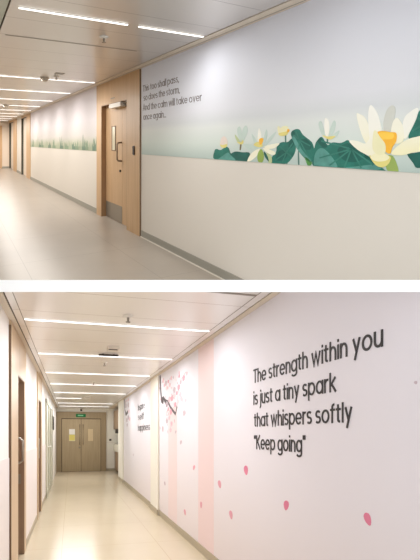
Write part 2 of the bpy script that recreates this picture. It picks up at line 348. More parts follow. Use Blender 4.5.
LOTUS_FLOWERS = [[('petal_pink',3,[(3.165,1.383),(3.153,1.451),(3.111,1.479),(3.062,1.456),(3.046,1.4),(3.095,1.367)]),('petal_yellow',4,[(3.172,1.394),(3.128,1.389),(3.053,1.398),(3.079,1.363),(3.141,1.364)])],[('petal_green',3,[(2.932,1.494),(2.897,1.469),(2.847,1.42),(2.869,1.406),(2.914,1.445)]),('petal_mint',2,[(2.899,1.538),(2.862,1.571),(2.833,1.517),(2.833,1.415),(2.869,1.449)]),('petal_mint',2,[(2.818,1.536),(2.768,1.577),(2.747,1.524),(2.789,1.449),(2.833,1.41)]),('petal_yellow',4,[(2.906,1.422),(2.847,1.415),(2.811,1.439),(2.807,1.408),(2.847,1.397)]),('petal_mint',3,[(2.818,1.41),(2.754,1.387),(2.692,1.341),(2.747,1.354)])],[('petal_mint',4,[(2.69,1.495),(2.652,1.462),(2.606,1.402),(2.632,1.388),(2.665,1.429)]),('petal_white',4,[(2.597,1.543),(2.568,1.501),(2.568,1.438),(2.609,1.429)]),('petal_mint',4,[(2.502,1.531),(2.493,1.473),(2.529,1.389),(2.551,1.402)]),('petal_mint',4,[(2.386,1.51),(2.427,1.455),(2.493,1.402),(2.511,1.38),(2.487,1.438)]),('petal_white',4,[(2.346,1.407),(2.421,1.403),(2.524,1.38),(2.487,1.358),(2.404,1.368)]),('petal_mint',4,[(2.797,1.401),(2.733,1.368),(2.613,1.356),(2.574,1.37),(2.692,1.397)]),('petal_white',4,[(2.754,1.229),(2.72,1.288),(2.665,1.332),(2.574,1.361),(2.626,1.292),(2.706,1.242)]),('petal_white',4,[(2.392,1.329),(2.463,1.354),(2.543,1.366),(2.487,1.323),(2.415,1.307)]),('petal_yellow',5,[(2.661,1.397),(2.619,1.42),(2.561,1.415),(2.546,1.384),(2.587,1.372),(2.639,1.381)]),('stamen_orange',6,[(2.589,1.443),(2.561,1.456),(2.536,1.447),(2.546,1.416),(2.574,1.393),(2.588,1.415)]),('sepal_green',5,[(2.609,1.251),(2.609,1.31),(2.569,1.357),(2.536,1.317),(2.536,1.263),(2.568,1.231)]),('leaf_dark',4,[(2.53,1.335),(2.487,1.296),(2.472,1.248),(2.52,1.291)]),('petal_green',3,[(2.499,1.331),(2.439,1.289),(2.439,1.235),(2.475,1.238)])],[('petal_pale',4,[(2.369,1.536),(2.358,1.557),(2.333,1.539),(2.313,1.551),(2.274,1.554),(2.248,1.536),(2.258,1.487),(2.302,1.474),(2.353,1.48)]),('petal_yellow',5,[(2.358,1.488),(2.329,1.5),(2.252,1.507),(2.269,1.478),(2.329,1.471)]),('stamen_orange',5,[(2.258,1.526),(2.237,1.521),(2.244,1.503),(2.262,1.498)])],[('petal_mint',3,[(1.954,1.557),(1.932,1.578),(1.914,1.533),(1.893,1.465),(1.927,1.48)]),('petal_white',3,[(1.897,1.595),(1.865,1.571),(1.862,1.494),(1.879,1.453),(1.901,1.502)]),('petal_mint',3,[(1.821,1.577),(1.807,1.547),(1.829,1.486),(1.869,1.453),(1.85,1.523)]),('petal_mint',3,[(1.78,1.503),(1.792,1.467),(1.833,1.445),(1.871,1.45),(1.825,1.478)]),('petal_yellow',4,[(1.92,1.471),(1.875,1.461),(1.809,1.464),(1.842,1.44),(1.88,1.444)])],[('petal_cream',4,[(1.644,1.614),(1.617,1.607),(1.588,1.588),(1.56,1.533),(1.543,1.433),(1.574,1.41),(1.606,1.467),(1.631,1.543)]),('petal_white',5,[(1.547,1.664),(1.519,1.64),(1.493,1.589),(1.473,1.491),(1.506,1.44),(1.547,1.433),(1.56,1.54),(1.56,1.62)]),('petal_grey',4,[(1.404,1.651),(1.385,1.623),(1.397,1.546),(1.422,1.48),(1.454,1.491),(1.46,1.549),(1.438,1.624)]),('petal_cream',5,[(1.372,1.569),(1.346,1.531),(1.334,1.481),(1.343,1.42),(1.397,1.414),(1.413,1.477),(1.397,1.552)]),('petal_white',4,[(1.255,1.622),(1.266,1.557),(1.3,1.481),(1.329,1.438),(1.346,1.476),(1.334,1.561),(1.303,1.599)]),('petal_white',6,[(1.7,1.428),(1.639,1.427),(1.581,1.41),(1.54,1.453),(1.499,1.427),(1.473,1.362),(1.519,1.325),(1.567,1.333),(1.639,1.369)]),('petal_cream',6,[(1.214,1.455),(1.263,1.45),(1.308,1.438),(1.361,1.404),(1.41,1.347),(1.349,1.338),(1.291,1.354),(1.214,1.379)]),('petal_yellow',7,[(1.553,1.33),(1.513,1.322),(1.467,1.343),(1.417,1.328),(1.416,1.303),(1.435,1.273),(1.47,1.257),(1.513,1.272)]),('petal_cream',8,[(1.543,1.327),(1.486,1.352),(1.425,1.331),(1.435,1.305),(1.486,1.293),(1.526,1.301)]),('stamen_orange',7,[(1.499,1.483),(1.46,1.491),(1.416,1.483),(1.379,1.475),(1.379,1.426),(1.404,1.388),(1.419,1.347),(1.448,1.362),(1.46,1.404),(1.496,1.43)]),('stamen_yellow',8,[(1.49,1.475),(1.454,1.483),(1.397,1.473),(1.401,1.442),(1.448,1.436),(1.483,1.439)]),('petal_pale',9,[(1.523,1.486),(1.503,1.489),(1.483,1.456),(1.446,1.404),(1.451,1.346),(1.496,1.339),(1.53,1.38)])]]
LOTUS_VEINS = [(5,[[(1.683,1.371),(1.858,1.247)],[(1.683,1.371),(1.737,1.239)],[(1.683,1.371),(1.61,1.244)],[(1.683,1.371),(1.945,1.299)],[(1.683,1.371),(1.526,1.268)],[(1.683,1.371),(1.932,1.428)]]),(3,[[(2.269,1.332),(2.398,1.26)],[(2.269,1.332),(2.313,1.251)],[(2.269,1.332),(2.216,1.301)],[(2.269,1.332),(2.346,1.386)],[(2.269,1.332),(2.2,1.412)]]),(4,[[(2.134,1.436),(2.169,1.505)],[(2.134,1.436),(2.027,1.389)],[(2.134,1.436),(2.042,1.295)],[(2.134,1.436),(2.139,1.364)],[(2.134,1.436),(2.2,1.477)]]),(7,[[(1.22,1.526),(1.258,1.563)],[(1.22,1.526),(1.286,1.486)],[(1.22,1.526),(1.247,1.456)]])]
REEDS = [(14.432,1.556),(13.531,1.635),(13.074,1.459),(12.645,1.529),(11.983,1.519),(11.545,1.43),(10.938,1.535),(10.525,1.452),(10.046,1.584),(9.52,1.437),(9.118,1.477),(8.817,1.428),(8.534,1.485),(8.265,1.457),(8.073,1.603),(7.77,1.47),(7.575,1.434),(7.324,1.501),(7.168,1.543)]
PETALS = [(1.731,0.997,0.025,0.036),(2.523,0.927,0.033,0.039),(3.185,1.13,0.04,0.044),(3.815,0.922,0.044,0.043),(3.518,0.652,0.04,0.044),(4.685,1.029,0.041,0.039),(5.087,0.366,0.047,0.042),(4.41,0.591,0.036,0.043),(6.257,0.627,0.049,0.034),(6.401,1.564,0.058,0.053),(5.285,1.348,0.046,0.035),(5.564,1.504,0.039,0.03),(1.441,1.697,0.008,0.008)]
BRANCH = [([(6.606,2.561),(6.567,2.285),(6.491,2.063)],0.123),([(6.491,2.063),(6.379,2.027),(6.357,2.112),(6.257,2.05),(6.086,1.946)],0.097),([(6.513,2.083),(6.343,2.077)],0.134),([(6.066,2.025),(5.879,1.903),(5.581,1.781),(5.492,1.89)],0.066),([(6.357,2.086),(6.066,2.025)],0.036),([(5.492,1.89),(5.426,2.103),(5.295,2.264),(5.049,2.34)],0.017),([(6.053,2.024),(5.738,2.082),(5.65,2.065)],0.027)]
BLOSSOMS = [(6.365,2.409),(6.188,2.333),(6.02,2.343),(6.293,2.312),(6.12,2.248),(5.923,2.273),(5.829,2.373),(5.65,2.159),(5.508,2.097),(5.799,2.041),(5.65,2.058),(5.955,2.039),(5.316,2.053),(5.295,2.234),(5.4,2.167),(5.145,2.271),(5.426,1.953),(5.269,1.983),(5.002,2.312),(6.153,1.982),(6.02,1.888),(5.86,1.829),(6.153,1.821),(5.955,1.737),(5.829,1.635),(6.12,1.694),(5.593,1.928),(5.373,2.334),(5.169,2.131),(5.873,1.539),(5.049,1.948),(5.121,1.77)]
BRANCH2 = [([(11.31,2.554),(11.159,2.212),(10.949,2.066),(10.553,2.121)],0.18)]
BLOSSOMS2 = [(11.159,2.63),(10.747,2.472),(10.458,2.305),(10.949,2.315),(10.364,2.131),(10.458,1.955),(10.747,1.896),(10.237,1.903),(11.053,2.412),(10.688,1.751),(10.458,2.614)]


# ================================================================== STRUCTURE
tag_slab = MB(Corridor(0, 0, 0)).box(1.6, 26, -4.5, 6.5, -SLAB, SLAB)
struct(tag_slab, 'trim_1', M['slab'], 'white level slab edge running between the upper and the lower corridor', 'slab')

# ---------------- upper corridor
UE = 21.8
struct(MB(UP).box(0.3, UE + .3, UL - .1, UV + .3, -.08, 0), 'floor', M['up_floor'], 'grey-beige vinyl tiled floor of the upper corridor', 'floor', clip=1)
struct(MB(UP).box(0.3, UE + .3, .36, 2.262, UH, UH + .08), 'ceiling', M['up_ceil'], 'satin grey metal plank ceiling of the upper corridor', 'ceiling', clip=1)
e = MB(UP).box(0.3, UE + .3, UL - .1, .345, UH, UH + .08); struct(e, 'trim_2', M['up_edge'], 'plaster ceiling margin left of the upper metal ceiling', 'ceiling trim', clip=1)
e = MB(UP).box(0.3, UE + .3, 2.285, UV + .3, UH, UH + .08); struct(e, 'trim_3', M['plaster_edge'], 'narrow plaster ceiling margin along the lotus wall', 'ceiling trim', clip=1)
e = MB(UP).box(0.3, UE + .3, .345, .36, UH + .012, UH + .08).box(0.3, UE + .3, 2.262, 2.285, UH + .012, UH + .08); struct(e, 'trim_4', M['gap'], 'dark shadow gaps along both sides of the upper metal ceiling', 'ceiling trim', clip=1)
struct(MB(UP).box(0.3, UE, 2.372, 2.38, UH - .002, UH + .01), 'trim_5', M['slot'], 'fine seam in the plaster margin along the lotus wall', 'ceiling trim', clip=1)
e = MB(UP).box(4.125, 4.147, .42, 1.9, UH - .002, UH + .01); struct(e, 'trim_5', M['slot'], 'thin dark slot across the upper ceiling behind the first light', 'ceiling slot')
U_HOLES = [(5.61, 6.842, 2.11), (15.85, 17.25, 2.44), (20.0, 21.7, 2.44)]
struct(wall_with_openings(MB(UP), 0.3, UE, UV, UV + .14, UH, U_HOLES), 'wall_right', M['up_wall'], 'cream right wall of the upper corridor under the lotus prints', 'wall', clip=1)
struct(MB(UP).box(1.2, UE, UL - .1, UL, 0, UH), 'wall_left', M['up_wall'], 'left wall of the upper corridor, outside the picture', 'wall', clip=1)
struct(MB(UP).box(UE, UE + .12, UL - .1, UV + .14, 0, UH), 'wall_far', M['up_far'], 'short cream end wall far down the upper corridor', 'wall', clip=1)
struct(MB(UP).box(5.4, 22.5, UV + .5, UV + .56, -.1, UH), 'wall_back', M['up_wall'], 'wall of the rooms behind the upper corridor doors', 'wall', clip=1)
for i, (a, b) in enumerate([(0.3, 5.09), (7.12, 14.95), (17.45, 18.8)]):
    struct(MB(UP).box(a, b, UV - .012, UV, 0, .10), 'baseboard_right', M['up_base'], ['grey-green skirting under the big lotus print', 'grey-green skirting under the far reed print', 'short skirting between the far upper doors'][i], 'baseboard', clip=1)
struct(MB(UP).box(0.3, 5.09, UV - .022, UV - .012, 0, .012), 'trim_6', M['white_line'], 'thin white sealant line at the foot of the near upper skirting', 'trim', clip=1)
struct(MB(UP).box(UE - .012, UE, UL, UV, 0, .10), 'baseboard_far', M['up_base'], 'skirting across the far end of the upper corridor', 'baseboard', clip=1)

# ---------------- lower corridor
LE = 15.5
struct(MB(LO).box(0.3, LE + .3, LL - .6, 3.0, -.08, 0), 'floor', M['lo_floor'], 'glossy cream tiled floor of the lower corridor', 'floor', clip=-1)
struct(MB(LO).box(0.3, LE + .3, -.5, 1.497, LH, LH + .08), 'ceiling', M['lo_ceil'], 'warm white metal plank ceiling of the lower corridor', 'ceiling', clip=-1)
struct(MB(LO).box(0.3, LE + .3, LL - .6, -.513, LH, LH + .08), 'trim_7', M['plaster_edge'], 'plaster ceiling margin along the left lower wall', 'ceiling trim', clip=-1)
struct(MB(LO).box(0.3, LE + .3, 1.512, 3.0, LH, LH + .08), 'trim_8', M['plaster_edge'], 'plaster ceiling margin along the blossom wall', 'ceiling trim', clip=-1)
struct(MB(LO).box(0.3, LE + .3, -.513, -.5, LH + .01, LH + .08).box(0.3, LE + .3, 1.497, 1.512, LH + .01, LH + .08), 'trim_9', M['gap'], 'dark shadow gaps along both sides of the lower metal ceiling', 'ceiling trim', clip=-1)
struct(MB(LO).box(0.3, LE, 1.418, 1.424, LH - .002, LH + .01).box(0.3, LE, -.44, -.434, LH - .002, LH + .01), 'trim_9', M['slot'], 'fine seams just beside the ends of the lower strip lights', 'ceiling trim', clip=-1)
struct(MB(LO).box(2.69, 2.72, .6, 1.42, LH - .003, LH + .01), 'trim_10', M['slot'], 'dark slot across the very front of the lower ceiling', 'ceiling slot', clip=-1)
L_HOLES = [(4.29, 4.85, 2.11), (6.92, 7.5, 2.09)]
struct(wall_with_openings(MB(LO), 0.3, LE, LL - .14, LL, LH, L_HOLES), 'wall_left', M['lo_wall'], 'white left wall of the lower corridor', 'wall', clip=-1)
struct(MB(LO).box(0.3, 12.55, LV, LV + .12, 0, LH), 'wall_right', M['cream'], 'cream right wall of the lower corridor behind the blossom prints', 'wall', clip=-1)
struct(MB(LO).box(LE, LE + .12, LL - .6, 3.0, 0, LH), 'wall_far', M['cream'], 'cream end wall around the double doors of the lower corridor', 'wall', clip=-1)
struct(MB(LO).box(12.55, LE, 2.45, 2.55, 0, LH), 'wall_alcove', M['cream'], 'side wall of the alcove beside the double doors', 'wall', clip=-1)
struct(MB(LO).box(12.43, 12.55, LV + .12, 2.55, 0, LH), 'wall_return', M['cream'], 'return wall of the alcove behind the blossom wall', 'wall', clip=-1)
struct(MB(LO).box(4.0, 8.0, LL - .6, LL - .54, -.1, LH), 'wall_back', M['lo_wall'], 'wall of the rooms behind the left lower doors', 'wall', clip=-1)
struct(MB(LO).box(6.67, 7.32, LV - .03, LV, 0, LH), 'trim_11', M['cream'], 'cream pilaster between the two blossom prints', 'pilaster', clip=-1)
struct(MB(LO).box(11.45, 12.55, LV - .03, LV, 0, LH), 'trim_12', M['cream'], 'cream pilaster at the far end of the blossom wall', 'pilaster', clip=-1)
for i, (a, b, d) in enumerate([(0.3, 6.67, .012), (6.66, 7.33, .042), (7.33, 11.44, .012), (11.44, 12.56, .042)]):
    struct(MB(LO).box(a, b, LV - d, LV - (d - .012), 0, .10), 'baseboard_right', M['lo_base'], ['taupe skirting under the near blossom print', 'skirting around the pilaster between the prints', 'taupe skirting under the far blossom print', 'skirting around the far pilaster'][i], 'baseboard', clip=-1)
for i, (a, b) in enumerate([(0.3, 3.78), (5.03, 6.75), (7.72, 9.0)]):
    struct(MB(LO).box(a, b, LL, LL + .012, 0, .10), 'baseboard_left', M['lo_base'], ['skirting in front of the first left door', 'skirting between the two oak doors on the left', 'skirting beyond the second oak door'][i], 'baseboard', clip=-1)
    struct(MB(LO).box(a, b, LL, LL + .006, .10, 1.238), 'trim_13', M['lo_dado'], ['pinkish dado panel before the first left door', 'pinkish dado panel between the oak doors on the left', 'pinkish dado panel beyond the second oak door'][i], 'dado', clip=-1)
struct(MB(LO).box(LE - .012, LE, -.66, -.585, 0, .10).box(LE - .012, LE, 1.405, 2.45, 0, .10), 'baseboard_far', M['lo_base'], 'skirting on both sides of the double doors', 'baseboard')
struct(MB(LO).box(LE - .006, LE, 1.42, 2.45, 1.145, 1.165), 'trim_14', M['white_line'], 'pale line across the end wall beside the double doors', 'trim')

# ---------------- doors
def door_on_wall(sp, V, side, name, label, p0, p1, o0, o1, head, top, depth, woods, split=None, clip=None):
    """oak door in a full-height oak panel; side +1 on the right wall, -1 on the left"""
    d = lambda x: V - side * x                     # x metres out of the wall into the corridor
    t = thing(sp, name, ((o0 + o1) / 2, V, 0), label, 'door', kind='structure')
    fr, lin_m, leaf_m = woods
    f = MB(sp).box(p0, o0, d(.02), d(-.001), 0, top).box(o1, p1, d(.02), d(-.001), 0, top).box(o0, o1, d(.02), d(-.001), head, top)
    f.build('frame', fr, t, clip=clip)
    l = MB(sp).box(o0, o0 + .012, d(.018), d(-depth - .05), 0, head).box(o1 - .012, o1, d(.018), d(-depth - .05), 0, head).box(o0, o1, d(.018), d(-depth - .05), head - .012, head)
    l.build('reveal', lin_m, t, clip=clip)
    edges = [o0 + .014] + ([split] if split else []) + [o1 - .014]
    leaves = []
    for a, b in zip(edges[:-1], edges[1:]):
        leaves.append(MB(sp).box(a + .002, b - .002, d(-depth), d(-depth - .045), .006, head - .014).build('leaf', leaf_m, t, clip=clip))
    return t, leaves, d
def pull(sp, u, w0, w1, d, base, out, r, m, parent, lean=0.0):
    pts = [(u, d(base), w0), (u, d(base + out * .8), w0 + .004), (u, d(base + out), w0 + .03), (u, d(base + out), (w0 + w1) / 2), (u, d(base + out), w1 - .03), (u, d(base + out * .8), w1 - .004), (u, d(base), w1)]
    return MB(sp).tube(pts, r).build('handle', m, parent, smooth=True)
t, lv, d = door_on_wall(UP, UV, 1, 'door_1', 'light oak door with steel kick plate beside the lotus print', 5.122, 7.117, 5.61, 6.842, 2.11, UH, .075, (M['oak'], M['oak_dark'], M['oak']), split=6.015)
MB(UP).box(5.108, 5.122, d(.02), d(-.001), 0, UH).build('edge_strip', M['edge'], t)
MB(UP).box(6.03, 6.82, d(-.075 + .004), d(-.075), .01, .30).build('kick_plate', M['kick'], lv[1])
vp = MB(UP).box(6.32, 6.52, d(-.066), d(-.075), 1.26, 1.71).build('vision_frame', M['edge'], lv[1])
MB(UP).box(6.335, 6.47, d(-.063), d(-.066), 1.275, 1.695).build('pane', M['pane'], vp)
pull(UP, 6.05, 1.09, 1.41, d, -.075, .085, .015, M['handle'], lv[1])
MB(UP).tube([(6.101, d(-.075), .914), (6.101, d(-.055), .914)], .022, 14).build('lock', M['dark'], lv[1])
cl = MB(UP).box(5.86, 6.39, d(.03), d(-.07), 2.025, 2.095).build('door_closer', M['alu'], t)
MB(UP).tube([(5.95, d(-.02), 2.055), (5.72, d(-.03), 2.09)], .009).build('closer_arm', M['steel'], cl)
MB(UP).box(6.14, 6.33, d(.024), d(.02), 2.185, 2.20).build('door_plate', M['kick'], t)

t, lv, d = door_on_wall(UP, UV, 1, 'door_2', 'far recessed doorway with an oak post just past the reed print', 14.95, 17.27, 15.85, 17.25, 2.44, UH, .07, (M['oak'], M['jamb'], M['up_far']))
MB(UP).box(16.1, 16.13, d(-.03), d(-.07), 1.0, 1.3).build('handle', M['steel'], lv[0])
t, lv, d = door_on_wall(UP, UV, 1, 'door_3', 'last recessed doorway with an oak post at the far end of the upper corridor', 18.8, 21.75, 20.0, 21.7, 2.44, UH, .07, (M['oak'], M['jamb'], M['up_far']))
t = thing(UP, 'door_4', (UE, 1.6, 0), 'oak door frame on the end wall of the upper corridor', 'door', kind='structure')
MB(UP).box(UE - .03, UE, 1.1, 2.05, 0, 2.3).build('frame', M['oak'], t)
MB(UP).box(UE - .04, UE - .03, 1.15, 1.93, .01, 2.15).build('leaf', M['oak_dark'], t)

t, lv, d = door_on_wall(LO, LL, -1, 'door_5', 'near oak door in a full-height panel on the left lower wall', 3.80, 5.02, 4.29, 4.85, 2.11, LH - .002, .12, (M['oak_lo'], M['oak_leaf'], M['oak_leaf']), clip=-1)
MB(LO).box(3.785, 3.80, d(.022), d(-.001), 0, 2.5).build('edge_strip', M['edge'], t, clip=-1)
pull(LO, 4.62, 1.13, 1.42, d, -.12, .145, .014, M['steel'], lv[0])
MB(LO).tube([(4.62, d(-.12), .82), (4.62, d(-.09), .82)], .025, 14).build('lock', M['steel'], lv[0])
MB(LO).box(4.832, 4.838, d(-.02), d(-.10), .86, .98).build('strike_plate', M['kick'], t)
t, lv, d = door_on_wall(LO, LL, -1, 'door_6', 'second oak door on the left lower wall', 6.75, 7.72, 6.92, 7.5, 2.09, LH - .002, .10, (M['oak_lo'], M['oak_leaf'], M['oak_leaf']), clip=-1)
pull(LO, 7.1, 1.02, 1.42, d, -.10, .11, .014, M['steel'], lv[0])
t = thing(LO, 'door_7', (10.4, LL, 0), 'grey-green glazed doors on the left wall before the double doors', 'door', kind='structure')
g = MB(LO)
for a in (9.0, 9.9, 10.8, 11.75): g.box(a, a + .1, LL, LL + .03, 0, 2.3)
g.box(9.0, 11.85, LL, LL + .03, 2.2, 2.3).box(9.0, 11.85, LL, LL + .03, 0, .12)
g.build('frame', M['green_frame'], t)
for a in (9.1, 10.0, 10.9): MB(LO).box(a, a + .8 + (.05 if a > 10.5 else 0), LL + .002, LL + .012, .12, 2.2).build('pane', M['green_glass'], t)
MB(LO).tube([(9.7, LL + .012, 1.17), (9.7, LL + .07, 1.17), (10.25, LL + .07, 1.17), (10.25, LL + .012, 1.17)], .016).build('handle', M['alu'], t)

t = thing(LO, 'door_8', (LE, .4, 0), 'grey-brown double doors closing the end of the lower corridor', 'door', kind='structure')
fr = MB(LO).box(LE - .05, LE, -.582, -.372, 0, 2.40).box(LE - .05, LE, 1.197, 1.40, 0, 2.40).box(LE - .05, LE, -.372, 1.197, 2.137, 2.40)
fr.build('frame', M['oak_end_frame'], t)
MB(LO).box(LE - .012, LE, -.372, 1.197, 0, 2.137).build('stop', M['dark'], t)
for a, b, va, vb, hv in ((-.352, .391, -.078, .157, .345), (.405, 1.178, .672, .873, .475)):
    lf = MB(LO).box(LE - .035, LE - .013, a, b, .008, 2.112).build('leaf', M['oak_end'], t)
    if a < 0:
        w = MB(LO).box(LE - .042, LE - .035, va, vb, 1.23, 1.71).build('vision_panel', M['pane'], lf)
        MB(LO).box(LE - .045, LE - .042, va + .01, vb - .01, 1.50, 1.70).build('notice', M['paper'], w)
        MB(LO).box(LE - .045, LE - .042, va + .01, vb - .01, 1.25, 1.48).build('yellow_notice', M['yellow_paper'], w)
    else:
        MB(LO).box(LE - .042, LE - .035, va, vb, 1.23, 1.71).build('vision_panel', M['tan_paper'], lf)
    MB(LO).tube([(LE - .035, hv, 1.08), (LE - .08, hv, 1.09), (LE - .08, hv, 1.89), (LE - .035, hv, 1.90)], .010).build('handle', M['dark'], lf)
    if a < 0: MB(LO).box(LE - .045, LE - .035, .30, .37, .93, 1.0).build('lock', M['kick'], lf)

# ================================================================== LIGHTS
def strip_light(sp, u, v0, v1, H, m, label, group):
    t = thing(sp, 'ceiling_light', (u, (v0 + v1) / 2, H), label, 'ceiling light', group)
    MB(sp).box(u - .015, u + .015, v0 - .006, v1 + .006, H - .004, H - .0005).build('housing', M['housing'], t)
    MB(sp).box(u - .010, u + .010, v0, v1, H - .010, H - .004).build('diffuser', m, t)
    strip_lamps(sp, u, v0, v1, H)
    return t
def strip_lamps(sp, u, v0, v1, H):
    l = bpy.data.lights.new('strip_lamp', 'AREA')   # the tube behind the diffuser throws its light down
    l.shape = 'RECTANGLE'; l.size = (v1 - v0) * .7; l.size_y = .02; l.energy = (UP_DOWN if sp is UP else LO_DOWN) * ((v1 - v0) if v1 - v0 > .8 else .42) * (.33 if u < 3 else (1.15 if u > 5 else 1))
    l.color = ((1, .985, .965) if u < 5 else (1, .962, .915)) if sp is UP else (.965, .98, 1)
    o = bpy.data.objects.new('strip_lamp', l); COL.objects.link(o); o.location = sp.P(u, (v0 + v1) / 2 - (.14 * (v1 - v0) if sp is UP else 0), H - .016)
    x = (sp.P(u, 1, 0) - sp.P(u, 0, 0)).normalized(); z = Vector((0, -sp.k, 1)); z = (z - x * z.dot(x)).normalized(); y = z.cross(x)
    o.rotation_euler = Matrix((x, y, z)).transposed().to_euler()          # along the strip, square to the ceiling
ORD = ['first', 'second', 'third', 'fourth', 'fifth', 'sixth', 'seventh', 'eighth', 'ninth', 'tenth', 'eleventh']
g1, g2 = 'strip lights across the upper corridor', 'strip lights across the lower corridor'
strip_light(UP, 3.24, .432, 1.395, UH, M['up_light'], 'long left piece of the nearest broken strip light in the upper corridor', g1)
strip_light(UP, 3.24, 1.51, 2.25, UH, M['up_light'], 'short right piece of the nearest broken strip light, close to the lotus wall', g1)
s0 = strip_light(UP, 6.70, .432, 2.222, UH, M['up_light'], 'white strip light across the upper ceiling beside the dome detector', g1)
for i, u in enumerate((8.43, 10.24, 12.0, 13.72, 15.45, 17.2, 18.9, 20.6)):
    strip_lamps(UP, u, .432, 2.222, UH); copy_thing(s0, UP.P(u, 0, 0) - UP.P(6.70, 0, 0), 'white strip light across the upper ceiling, %s row beyond the dome detector' % ORD[i])
s1 = strip_light(LO, 3.727, -.425, 1.413, LH, M['lo_light'], 'nearest and longest-looking white strip light across the lower ceiling', g2)
for u, lab in ((5.235, 'white strip light crossed by the dark sensor bar in the lower corridor'), (6.79, 'third white strip light from the front of the lower ceiling'), (8.25, 'fourth white strip light from the front of the lower ceiling'),
               (9.89, 'fifth white strip light, in front of the lower smoke detector'), (13.05, 'white strip light just beyond the lower smoke detector'), (14.42, 'last white strip light, nearest the double doors')):
    strip_lamps(LO, u, -.425, 1.413, LH); copy_thing(s1, LO.P(u, 0, 0) - LO.P(3.727, 0, 0), lab)
strip_light(LO, 11.36, -.43, .30, LH, M['lo_light'], 'short half-width strip light left of the lower smoke detector', g2)
copy_thing(s0, UP.P(1.51, 0, 0) - UP.P(6.70, 0, 0), 'strip light of the upper corridor overhead, just above the top of the picture'); strip_lamps(UP, 1.51, .432, 2.222, UH)

# ================================================================== MURALS
PV = UV - .004
t = thing(UP, 'wall_mural', (2.8, UV, 1.235), 'large lotus pond print with grey quotation on the near upper wall', 'mural')
MB(UP).box(.6, 5.085, PV, UV, 1.235, UH).build('backdrop', M['sky_print'], t, clip=1)
def smooth(pts, k=4):
    n = len(pts); out = []                         # closed Catmull-Rom outline
    for i in range(n):
        p0, p1, p2, p3 = pts[i - 1], pts[i], pts[(i + 1) % n], pts[(i + 2) % n]
        for j in range(k):
            s = j / k
            out.append(tuple(.5 * (2 * p1[c] + (p2[c] - p0[c]) * s + (2 * p0[c] - 5 * p1[c] + 4 * p2[c] - p3[c]) * s * s + (3 * p1[c] - p0[c] - 3 * p2[c] + p3[c]) * s ** 3) for c in (0, 1)))
    return [(u, max(w, 1.236)) for u, w in out]
def flat(pts, layer, name, m, parent, off=.004):
    pts = smooth(pts)
    return MB(UP).wallpoly(pts, UV - off - .0006 * (layer + 1), UV - off).build(name, m, parent)
for c, l, p in LOTUS_STEMS: flat(p, l, 'lotus_stem', M[c], t)
lvs = [flat(p, l, 'lotus_leaf', M[c], t) for c, l, p in LOTUS_LEAVES]
def near(p):
    cu = sum(q[0] for q in p) / len(p)
    return min(lvs, key=lambda o: abs(cu - o['cu']))
for o, (c, l, p) in zip(lvs, LOTUS_LEAVES): o['cu'] = sum(q[0] for q in p) / len(p)
for c, l, p in LOTUS_FOLDS: flat(p, l + .3, 'leaf_fold', M[c], near(p))
for o in lvs: del o['cu']
for k, vs in LOTUS_VEINS:
    mb = MB(UP)
    for v in vs: mb.strip(v, .011, UV - .0074, UV - .004)
    mb.build('leaf_vein', M['leaf_vein'], lvs[k])
FL = ['small pink-tipped lotus bud', 'slim pale open lotus', 'star-shaped white lotus with yellow heart', 'small pale yellow lotus', 'translucent white lotus', 'largest cream lotus with orange heart']
for k, fl in enumerate(LOTUS_FLOWERS):
    r = None
    for c, l, p in fl:
        nm = 'petal' if 'petal' in c else ('stamen' if 'stamen' in c else ('sepal' if 'sepal' in c else 'small_leaf'))
        if r is None: r = flat(p, l, 'lotus_flower', M[c], t); r['label'] = FL[k]
        else: flat(p, l, nm, M[c], r)
for tx, a, b, w in (('This too shall pass,', 5.035, 4.005, 2.165), ('so does the storm,', 5.01, 3.985, 2.028), ('And the calm will take over', 5.03, 3.505, 1.884), ('once again...', 5.02, 4.33, 1.745)):
    lettering(UP, UV, tx, a, b, w, .092, M['ink_up'], t, thick=.09)
t = thing(UP, 'wall_mural', (11, UV, 1.235), 'distant print of green reeds under a lilac sky beyond the oak door', 'mural')
MB(UP).box(7.12, 14.94, PV, UV, 1.235, UH).build('backdrop', M['far_print'], t)
for k, (u, w) in enumerate(REEDS):
    mb = MB(UP); base = 1.24
    for j in range(6):
        du = random.uniform(-.16, .16); hh = (w - base) * random.uniform(.55, 1.0); wd_ = random.uniform(.025, .05); x = u + du * .8
        if j == 0: hh = w - base; x = u
        mb.wallpoly([(x - wd_, base), (x + wd_, base), (x + wd_ * .8 + du * .2, base + hh * .55), (x + du * .5, base + hh), (x - wd_ * .6 + du * .2, base + hh * .55)], UV - .0046 - .0002 * j, UV - .004)
    mb.box(u - .2, u + .2, UV - .0044, UV - .004, base, base + .08)
    mb.build('reed_clump', M[('reed_green', 'reed_pale', 'reed_dark')[k % 3]], t)

PV = LV - .003
t = thing(LO, 'wall_mural', (3.8, LV, .1), 'near cherry blossom print with the large dark quotation, lower corridor', 'mural')
MB(LO).box(.4, 6.668, PV, LV, .10, LH - .002).build('backdrop', M['blush_print'], t, clip=-1)
for a, b, m in ((3.99, 4.52, 'pink_band'), (5.50, 6.02, 'pink_faint')):
    MB(LO).box(a, b, PV - .0004, PV, .10, LH - .004 if m == 'pink_band' else 1.9).build('colour_band', M[m], t)
def petal(u, w, ru, rw, m, parent, lay, name='petal', rot=None):
    rot = random.uniform(-.6, .6) if rot is None else rot
    pts = []
    for i in range(12):
        a = 2 * math.pi * i / 12; q = .78 + .22 * math.cos(a - 1.2)
        x, y = ru * math.cos(a) * q, rw * math.sin(a)
        pts.append((u + x * math.cos(rot) - y * math.sin(rot) * ru / rw, w + x * math.sin(rot) * rw / ru * .5 + y * math.cos(rot)))
    return MB(LO).wallpoly(pts, LV - .0034 - .0004 * lay, LV - .003).build(name, m, parent)
